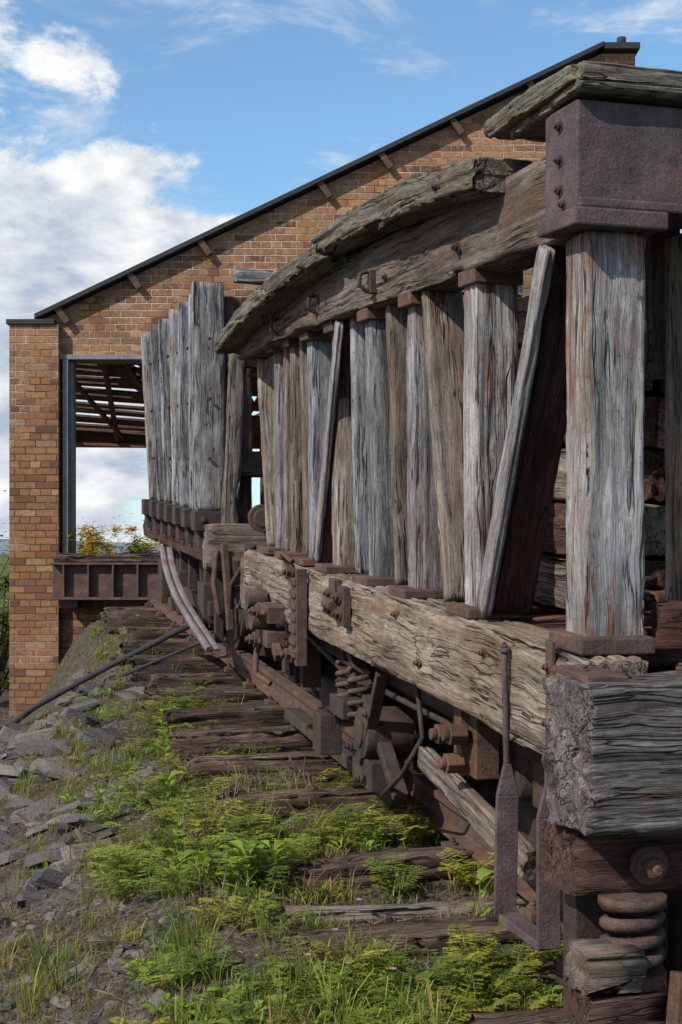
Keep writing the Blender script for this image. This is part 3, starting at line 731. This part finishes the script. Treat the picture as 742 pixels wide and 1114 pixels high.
def blade(vg,p,h,w,ang,bend,c):
    d=V((math.cos(ang),math.sin(ang),0)); q=V((-d.y,d.x,0))
    a=p; m1=p+UP*h*.55+d*bend*h*.25; m2=p+UP*h*.85+d*bend*h*.65; e=p+UP*h*(1-.25*bend)+d*bend*h*1.1
    vg.add([a-q*w,a+q*w,m1-q*w*.9,m1+q*w*.9,m2-q*w*.6,m2+q*w*.6,e],[(0,1,3,2),(2,3,5,4),(4,5,6)],c)
def dens(X,Y):
    l=lat(X,Y); n=noise.noise(V((X*1.5+3,Y*1.5,0)))*.5+.5; n2=noise.noise(V((X*4.5,Y*4.5,5)))*.5+.5
    if l>-.35: d=.5
    elif l>-1.1: d=.85
    elif l>-1.45: d=.4
    else: d=.16
    if Y>8.5 and l<-.6: d*=.6 if l>-1.0 else .5
    if l>1.9: d=.5
    return d*sst(.41,.60,n*.5+n2*.5)
def onsleeper(X,Y,m=.17):
    for (y,l0,k_) in sl:
        l=lat(X,Y)
        yy=y+.264*l
        if l>l0-.05 and abs(Y-yy)<m: return True
    return False
def samp():
    Y=3.0+(14-3.0)*(R()**1.5); 
    X=U(-.275,.28)*Y if R()<.85 else U(-.5,.4)*Y
    return X,Y
gr=Veg()
cnt=0
while cnt<2900:
    X,Y=samp()
    if R()>dens(X,Y): continue
    if lat(X,Y)>.6 and R()<.7: continue
    if onsleeper(X,Y,.12): continue
    cnt+=1; z=G(X,Y); n=int(U(6,16)); base=gcol(); hh=U(.025,.085)*(1 if R()<.82 else 2.1)
    for i in range(n):
        r=U(0,.045); a=U(0,6.28)
        p=V((X+math.cos(a)*r,Y+math.sin(a)*r,z-.008)); k=U(.6,1.35)
        blade(gr,p,hh*U(.5,1.3),U(.0012,.003),a+U(-.8,.8),U(.1,1.1),tuple(c*k for c in base))
cnt=0
while cnt<2800:
    X,Y=samp()
    if lat(X,Y)>-.1 and R()<.6: continue
    cnt+=1; z=G(X,Y); k=U(.6,1.3)
    c=(.23*k,.18*k,.10*k) if R()<.6 else (.13*k,.15*k,.04*k)
    for i in range(9):
        r=U(0,.05); a=U(0,6.28); blade(gr,V((X+math.cos(a)*r,Y+math.sin(a)*r,z-.006)),U(.012,.05),U(.001,.0022),U(0,6.28),U(.3,1.6),c)
gr.fin('grass',LM)
fn_=Veg()
def frond(vg,p,ang,L,c,rise=1.0):
    d=V((math.cos(ang),math.sin(ang),0)); q=V((-d.y,d.x,0)); n=10
    pts=[p+d*L*.75*(t_/n)+UP*(L*rise*(t_/n)-L*.65*rise*(t_/n)**2) for t_ in range(n+1)]
    for i in range(n):
        a,b=pts[i],pts[i+1]; vg.add([a-q*.0012,a+q*.0012,b+q*.0009,b-q*.0009],[(0,1,2,3)],tuple(x*.8 for x in c))
        if i<2: continue
        t_=i/n; ll=L*.30*math.sin(math.pi*(.15+.83*t_))+.002; wd=L*.028
        for sg in(-1,1):
            e=a+q*sg*ll+d*ll*.45+UP*U(-.12,.1)*ll; md=a.lerp(e,.5); f=(e-a).cross(UP).normalized()*wd
            k=U(.75,1.25); cc=tuple(x*k for x in c)
            vg.add([a,md+f,e,md-f],[(0,1,2,3)],cc)
            for s2 in (.35,.65):
                o=a.lerp(e,s2); vg.add([o-d*.001,o+f*2.6+(e-a)*.16,o+(e-a)*.14],[(0,1,2)],cc); vg.add([o-d*.001,o-f*2.6+(e-a)*.16,o+(e-a)*.14],[(2,1,0)],cc)
def fpos():
    while True:
        X,Y=samp(); l=lat(X,Y)
        if l>.35 or onsleeper(X,Y): continue
        if Y<7.6 and l>-1.15 and R()<dens(X,Y)*1.4: return X,Y
        if Y>=7.6 and l>-.85 and R()<dens(X,Y)*.9: return X,Y
def fc():
    k=U(.7,1.5)
    return random.choice([(.19*k,.24*k,.038*k),(.26*k,.27*k,.045*k),(.12*k,.175*k,.034*k)])
for i in range(260):
    X,Y=fpos(); z=G(X,Y)
    L=U(.05,.16)
    c=fc()
    for j in range(int(U(4,8))): frond(fn_,V((X,Y,z)),U(0,6.28),L*U(.6,1.2),c,U(.8,2.0))
for (X,Y,n,L) in [(-.45,5.5,10,.22),(-.27,5.1,9,.20),(-.62,5.8,8,.22),(-.66,6.25,8,.2),(.17,4.78,6,.16),(.27,4.12,8,.15),(.38,3.95,8,.15),(.12,4.12,5,.13),(-.78,5.4,6,.2),(.3,5.65,6,.18),(.08,5.7,6,.18),(-.28,6.55,5,.16),(-1.02,8.3,9,.2),(-1.0,8.7,8,.18),(-.85,7.8,6,.16),(.5,4.9,6,.16),(-.3,4.55,4,.14),(-.5,7.3,5,.15),(-.75,8.65,5,.14),(.0,6.55,5,.16),(.25,6.6,5,.18),(-.98,9.3,5,.14),(-.95,6.7,5,.18),(.5,4.15,5,.15),(-.62,4.9,3,.13)]:
    for i in range(n):
        for _ in range(8):
            x=X+random.gauss(0,.08); y=Y+random.gauss(0,.11)
            if not onsleeper(x,y): break
        else: continue
        z=G(x,y); c=fc()
        for j in range(6): frond(fn_,V((x,y,z)),U(0,6.28),L*U(.5,1.2),c,U(1.0,2.5))
fn_.fin('fern_plants',LM)
bw=Veg()
def leaf(vg,p,ang,L,w,c,rise):
    d=V((math.cos(ang),math.sin(ang),0)); q=V((-d.y,d.x,0)); pr=[(0,.1),(.25,.35),(.5,.9),(.75,.8),(1,.0)]
    pts=[]
    for t_,ww in pr:
        c0=p+d*L*t_*.85+UP*(rise*L*t_-rise*L*.6*t_*t_); pts+=[c0-q*w*ww+UP*w*.3*ww,c0,c0+q*w*ww+UP*w*.3*ww]
    fs=[]
    for i in range(4):
        o=i*3; fs+=[(o,o+1,o+4,o+3),(o+1,o+2,o+5,o+4)]
    vg.add(pts,fs,c)
tall=[(-.36,4.95),(-.3,5.0),(-.33,4.88),(-.25,4.98),(-.39,5.02),(-.62,5.2),(-.5,5.05),(.45,4.5),(-.7,6.0),(-.8,6.4),(-.95,7.5),(-1.05,8.1),(-.55,6.1),(-.66,5.65)]
locs=tall+[fpos() for i in range(240)]
for i,(X,Y) in enumerate(locs):
    z=G(X,Y); tl=i<len(tall)
    big=1.45 if tl else 1
    for j in range(int(U(10,18)) if tl else int(U(5,11))):
        k=U(.75,1.3); c=(.19*k,.28*k,.045*k); L=U(.03,.08)*big
        zz=z+(U(0,.17) if tl else U(0,.04)); leaf(bw,V((X+U(-.012,.012),Y+U(-.012,.012),zz)),U(0,6.28),L,L*U(.2,.34),c,U(.4,1.4))
    if tl: blade(bw,V((X,Y,z)),.18,.003,U(0,6),.05,(.12,.18,.04))
bw.fin('broadleaf_weeds',LM)
fl=Veg()
for X,Y in [(.02,4.05),(.1,4.2),(-.02,4.3),(.06,4.62),(.15,4.0),(-.1,4.12)]:
    z=G(X,Y)+.09
    for j in range(8):
        a=j*.785; d=V((math.cos(a),math.sin(a),.3)); q=V((-d.y,d.x,0)); p=V((X,Y,z)); fl.add([p,p+d*.008+q*.004,p+d*.014,p+d*.008-q*.004],[(0,1,2,3)],(.45,.28,.5))
    blade(fl,V((X,Y,z-.09)),.09,.001,0,.0,(.08,.14,.03))
fl.fin('wildflowers',LM)
tw=MB()
for i in range(1800):
    X,Y=samp(); l=lat(X,Y)
    if l>.1 and R()<.8: continue
    z=G(X,Y)+.006; a=U(0,3.14); L=U(.04,.24) if Y<7 else U(.05,.3); b_=U(-.2,.2)
    d=V((math.cos(a),math.sin(a),U(-.03,.09))); e=V((X,Y,z))
    tw.tube([e,e+d*L*.5+V((b_*.1,0,.008)),e+d*L],U(.001,.003),5)
for (X,Y) in [(-.45,6.25),(-.5,6.2),(-.4,6.3),(-.55,6.35),(-.35,6.15),(-.28,6.25),(-.2,6.3),(-.12,6.2),(-.4,4.7),(-.5,6.0),(-.6,5.9),(-.45,5.6),(-.6,5.5)]:
    for j in range(5):
        x=X+U(-.06,.06); y=Y+U(-.1,.1); z=G(x,y); h=U(.1,.26); p=V((x,y,z)); e=p+V((U(-.07,.07),U(-.05,.05),h)); tw.tube([p,p.lerp(e,.5)+V((U(-.01,.01),0,0)),e],.0022,5)
        for q in range(5): o=p.lerp(e,U(.4,1)); tw.tube([o,o+V((U(-.035,.035),U(-.02,.02),U(.0,.04)))],.0016,4)
m,t,b=newmat('twig_dry'); P=t.node('ShaderNodeTexCoord').outputs['Object']; t.l.new(t.ramp(t.noise(P,9,3,.6),[(.35,(.035,.022,.015)),(.65,(.19,.135,.095))]),b.inputs['Base Color']); b.inputs['Roughness'].default_value=.9
tw.finish('dry_twigs',m,None,0)
dl=Veg()
for i in range(1500):
    X,Y=samp(); z=G(X,Y)+.006; k=U(.5,1.4); c=random.choice([(.19*k,.11*k,.05*k),(.28*k,.21*k,.12*k),(.10*k,.06*k,.035*k)])
    leaf(dl,V((X,Y,z)),U(0,6.28),U(.012,.035),U(.004,.01),c,U(0,.7))
dl.fin('fallen_leaves',DM)

# ============================================================ slate rocks
m,t,b=newmat('slate_stone'); P=t.node('ShaderNodeTexCoord').outputs['Object']
geo=t.node('ShaderNodeNewGeometry').outputs['Random Per Island']
sc_=t.ramp(geo,[(0,(.035,.034,.037)),(.35,(.075,.072,.075)),(.7,(.12,.11,.105)),(1,(.185,.165,.15))])
sc_=t.mix(t.rng(t.noise(P,18,5,.7),.48,.64,0,.5),sc_,c4((.105,.072,.05)))
sc_=t.mix(t.rng(t.noise(P,55,3,.7),.56,.66,0,.5),sc_,c4((.024,.023,.025)))
sc_=t.mix(t.rng(t.noise(P,6,5,.7),.60,.70,0,.45),sc_,c4((.19,.20,.165)))
t.l.new(sc_,b.inputs['Base Color']); b.inputs['Roughness'].default_value=.75; b.inputs['Specular IOR Level'].default_value=.3
bump(t,b,t.math('ADD',t.noise(t.mapping(P,(1,1,4)),22,5,.7),t.noise(P,90,3,.6)),.8,.014)
rk=MB()
def rock(X,Y,r,th,tilt,z=None,sink=0):
    n=random.choice([4,5,5,6,7]); z=G(X,Y)-sink if z is None else z
    rot=Matrix.Rotation(U(0,6.28),3,'Z'); tl_=Matrix.Rotation(U(-tilt,tilt),3,'X')@Matrix.Rotation(U(-tilt,tilt),3,'Y')
    el=U(.45,1); angs=[2*math.pi*(i+U(-.3,.3))/n for i in range(n)]
    rr=[r*U(.7,1.15) for _ in angs]; vs=[]
    for lv,scl in ((-.5,1.0),(.15,U(.92,1.03)),(.5,U(.6,.88))):
        dx,dy=U(-.08,.08)*r,U(-.08,.08)*r; tt=U(-.12,.12)
        for a,q in zip(angs,rr):
            x=math.cos(a)*q*scl+dx; y=math.sin(a)*q*el*scl+dy
            vs.append(V((X,Y,z))+tl_@(rot@V((x,y,lv*th+tt*x+U(-.06,.06)*th))))
    fs=[tuple(range(n))[::-1],tuple(range(2*n,3*n))]
    for L_ in (0,1):
        for i in range(n): fs.append((L_*n+i,L_*n+(i+1)%n,(L_+1)*n+(i+1)%n,(L_+1)*n+i))
    rk.add(vs,fs)
c=0
while c<620:
    Y=U(5.8,12.6); X=U(-.29,-.12)*Y; l=lat(X,Y)
    if l>-.90+U(-.15,.2)+(.35 if Y>10 else 0): continue
    if noise.noise(V((X*1.8,Y*1.8,4)))<-.20: continue
    c+=1; r=U(.04,.11)*(1.9 if R()<.3 else 1); rock(X,Y,r,r*U(.2,.42),.5,None,r*.1)
for i in range(160):
    Y=U(4.0,6.2); X=U(-.29,-.1)*Y; r=U(.015,.055); rock(X,Y,r,r*.45,.4)
for (X,Y,r) in [(-1.75,8.6,.27),(-1.9,8.2,.24),(-2.0,9.0,.27),(-1.6,7.9,.2),(-1.55,8.8,.21),(-1.7,7.4,.22),(-1.85,9.6,.26),(-2.2,9.9,.28),(-1.4,7.0,.18),(-1.55,6.6,.18),(-2.3,9.3,.26),(-1.45,9.6,.2),(-1.9,10.6,.22),(-1.45,6.1,.15),(-1.25,7.7,.15),(-1.9,7.7,.22),(-1.35,8.2,.19),(-1.2,9.2,.16),(-1.35,5.6,.12),(-1.2,6.2,.10),(-1.6,10.3,.2),(-2.1,10.8,.22),(-1.3,6.7,.12),(-1.6,7.2,.16)]:
    rock(X,Y,r,r*U(.24,.34),.4)
for i in range(3400):
    X,Y=samp(); l=lat(X,Y)
    if l>-.3 and R()<.4: continue
    if noise.noise(V((X*2,Y*2,9)))<-.05 and R()<.6: continue
    r=U(.004,.015)*(1+.06*Y); rock(X,Y,r,r*.7,.5)
rk.finish('slate_rocks',m,None,0,origin=(0,0,0))

# ============================================================ cable and netting
def smooth(pts,n=6):
    out=[]
    for i in range(len(pts)-1):
        a,b,c,d=pts[max(i-1,0)],pts[i],pts[i+1],pts[min(i+2,len(pts)-1)]
        for k in range(n): out.append(V([cat(a[j],b[j],c[j],d[j],k/n) for j in range(3)]))
    return out+[pts[-1]]
cb=MB()
C1=[V((-3.9,12.9,-1.76)),V((-2.84,11.5,-1.47)),V((-2.43,11.0,-1.235)),V((-1.95,10.7,-.97)),V((-1.463,10.4,-.72)),V((-1.15,10.1,-.56)),V((-.88,9.7,-.45))]
cb.tube(smooth(C1),.024,8)
cb.finish('steel_cable',RBL,None,0)
cb=MB()
C2=[V((-3.2,12.0,-1.72)),V((-2.35,10.9,-1.30)),V((-1.85,10.4,-1.03)),V((-1.35,10.0,-.80)),V((-.95,9.5,-.62))]
cb.tube(smooth(C2),.014,8)
cb.finish('steel_cable.001',RBL,None,0)
nt_=MB()
S2=smooth(C2,12)
def npnt(a,b_):
    q=max(0,min(len(S2)-1.001,a*(len(S2)-1))); i=int(q); p=S2[i].lerp(S2[i+1],q-i)
    e=V((p.x-.05,p.y-.55,0)); e.z=G(e.x,e.y)+.03
    r=p.lerp(e,b_); r.z=max(r.z-.08*math.sin(math.pi*b_)+.03*math.sin(a*23+b_*5),G(r.x,r.y)+.015); return r
for i in range(44):
    for sg in (-1,1):
        nt_.tube([npnt(.42+.45*i/43+sg*.10*(k/10-.5),k/10) for k in range(11)],.0016,4)
nt_.finish('wire_netting',RD,None,0)

# ============================================================ shrubs
def shrub(name,cx,cy,z0,rx,ry,hz,n,cols,lsz):
    vg=Veg(); cl=[(cx+random.gauss(0,rx*.5),cy+random.gauss(0,ry*.5),z0+hz*U(.15,1.0),U(.15,.35)*min(rx,hz)) for _ in range(max(6,int(n/70)))]
    for c_ in cl:
        a=V((cx+U(-.2,.2)*rx,cy,z0)); e=V(c_[:3]); w=.012*hz; q=V((w,0,0)); vg.add([a-q,a+q,e+q*.3,e-q*.3],[(0,1,2,3)],(.06,.045,.03))
    for i in range(n):
        c_=random.choice(cl); k=U(.6,1.3); col=random.choice(cols); r=c_[3]
        p=V((c_[0]+random.gauss(0,r*.55),c_[1]+random.gauss(0,r*.55),c_[2]+random.gauss(0,r*.5)))
        if p.z<z0: p.z=z0+U(0,.1)
        leaf(vg,p,U(0,6.28),lsz*U(.6,1.3),lsz*.3,tuple(x*k for x in col),U(-.6,1))
    vg.fin(name,LM)
GRN=[(.10,.15,.03),(.14,.19,.035),(.06,.11,.02)]; YEL=[(.62,.42,.04),(.55,.40,.04),(.34,.33,.04)]
shrub('shrub',-2.68,15.02,-.12,.26,.10,.36,1300,YEL,.06)
shrub('shrub.001',-2.25,15.6,-.15,.30,.2,.38,900,GRN+YEL[:2],.055)
shrub('shrub.002',-5.2,18,-1.8,1.2,1.0,1.5,2600,GRN+[(.18,.2,.03)],.09)
shrub('shrub.003',-4.05,16.0,-1.8,.35,.5,1.5,3200,GRN+[(.24,.26,.04),(.18,.22,.03)],.07)
shrub('shrub.004',-7.5,27,-1.8,2.2,2.0,2.0,2600,GRN,.14)
shrub('shrub.005',-5.4,36,-1.8,2.8,2.0,2.1,3000,GRN+YEL[:2],.16)
shrub('shrub.006',-2.3,15.0-.35,-.8,.5,.1,.2,260,GRN,.05)

# ============================================================ SKY / LIGHT
wd=bpy.data.worlds.new('World'); scene.world=wd; wd.use_nodes=True
t=NT(wd.node_tree); t.n.clear()
out=t.node('ShaderNodeOutputWorld'); bg=t.node('ShaderNodeBackground'); t.l.new(bg.outputs[0],out.inputs[0])
sky=t.node('ShaderNodeTexSky'); sky.sky_type='NISHITA'; sky.sun_disc=False
el=math.radians(40); az=math.radians(228)
sky.sun_elevation=el; sky.sun_rotation=az; sky.air_density=1.0; sky.dust_density=.4; sky.ozone_density=2.2
tc=t.node('ShaderNodeTexCoord').outputs['Generated']
sp_=t.node('ShaderNodeSeparateXYZ'); t.l.new(tc,sp_.inputs[0])
x,y,z=sp_.outputs
den=t.math('ADD',t.math('MAXIMUM',z,0.0),.22)
pv=t.comb(t.math('DIVIDE',x,den),t.math('DIVIDE',y,den),0.0)
vv=t.mapping(tc,(1,1,2.1),(.35,.0,.1))
cl=t.noise(vv,4.6,10,.6,.2)
cs=t.noise(t.mapping(tc,(1,1,1.9),(.33,.0,.145)),4.6,6,.55,.2)
bias=t.math('ADD',t.rng(x,-.24,-.07,.15,-.07),t.rng(z,.22,.30,.06,-.06))
cov=t.math('ADD',cl,bias)
cm=t.rng(cov,.52,.60,0,1,True)
wis=t.noise(t.mapping(pv,(1,1.4,1),(2,1,0)),2.6,9,.66,.7)
wb=t.math('ADD',wis,t.math('ADD',t.rng(z,.33,.38,-.03,.05),t.rng(x,-.15,.05,.03,-.03)))
wm=t.math('MULTIPLY',t.rng(wb,.48,.70,0,.85,True),t.rng(z,.12,.3,.25,1))
cm=t.math('MAXIMUM',cm,wm)
shade=t.rng(t.math('SUBTRACT',cs,cl),-.06,.09,0,1)
ccol=t.mix(shade,c4((9.8,9.9,9.9)),c4((4.6,5.4,6.7)))
skyc=t.mix(1.0,sky.outputs[0],c4((1.45,1.75,1.8)),'MULTIPLY')
hz=t.rng(z,-.02,.26,.6,0.0,True)
skyc=t.mix(hz,skyc,c4((6.0,7.4,8.9)))
fc_=t.mix(cm,skyc,ccol)
t.l.new(fc_,bg.inputs[0]); bg.inputs[1].default_value=.1
sd=V((math.sin(az)*math.cos(el),math.cos(az)*math.cos(el),math.sin(el)))
L=bpy.data.lights.new('sun','SUN'); L.energy=5.0; L.angle=math.radians(.5); L.color=(1,.94,.85)
lo=bpy.data.objects.new('sun',L); lo.rotation_euler=sd.to_track_quat('Z','Y').to_euler(); lo.location=sd*30; COL.objects.link(lo)

cam=bpy.data.cameras.new('camera'); co=bpy.data.objects.new('camera',cam); COL.objects.link(co)
co.location=(0,0,0); co.rotation_euler=(math.radians(90),0,0)
cam.sensor_fit='VERTICAL'; cam.sensor_height=36; cam.lens=36*1500/1114; cam.shift_y=43/1114
cam.clip_start=.05; cam.clip_end=5000
scene.camera=co
print('verts',sum(len(o.data.vertices) for o in bpy.data.objects if o.type=='MESH'))
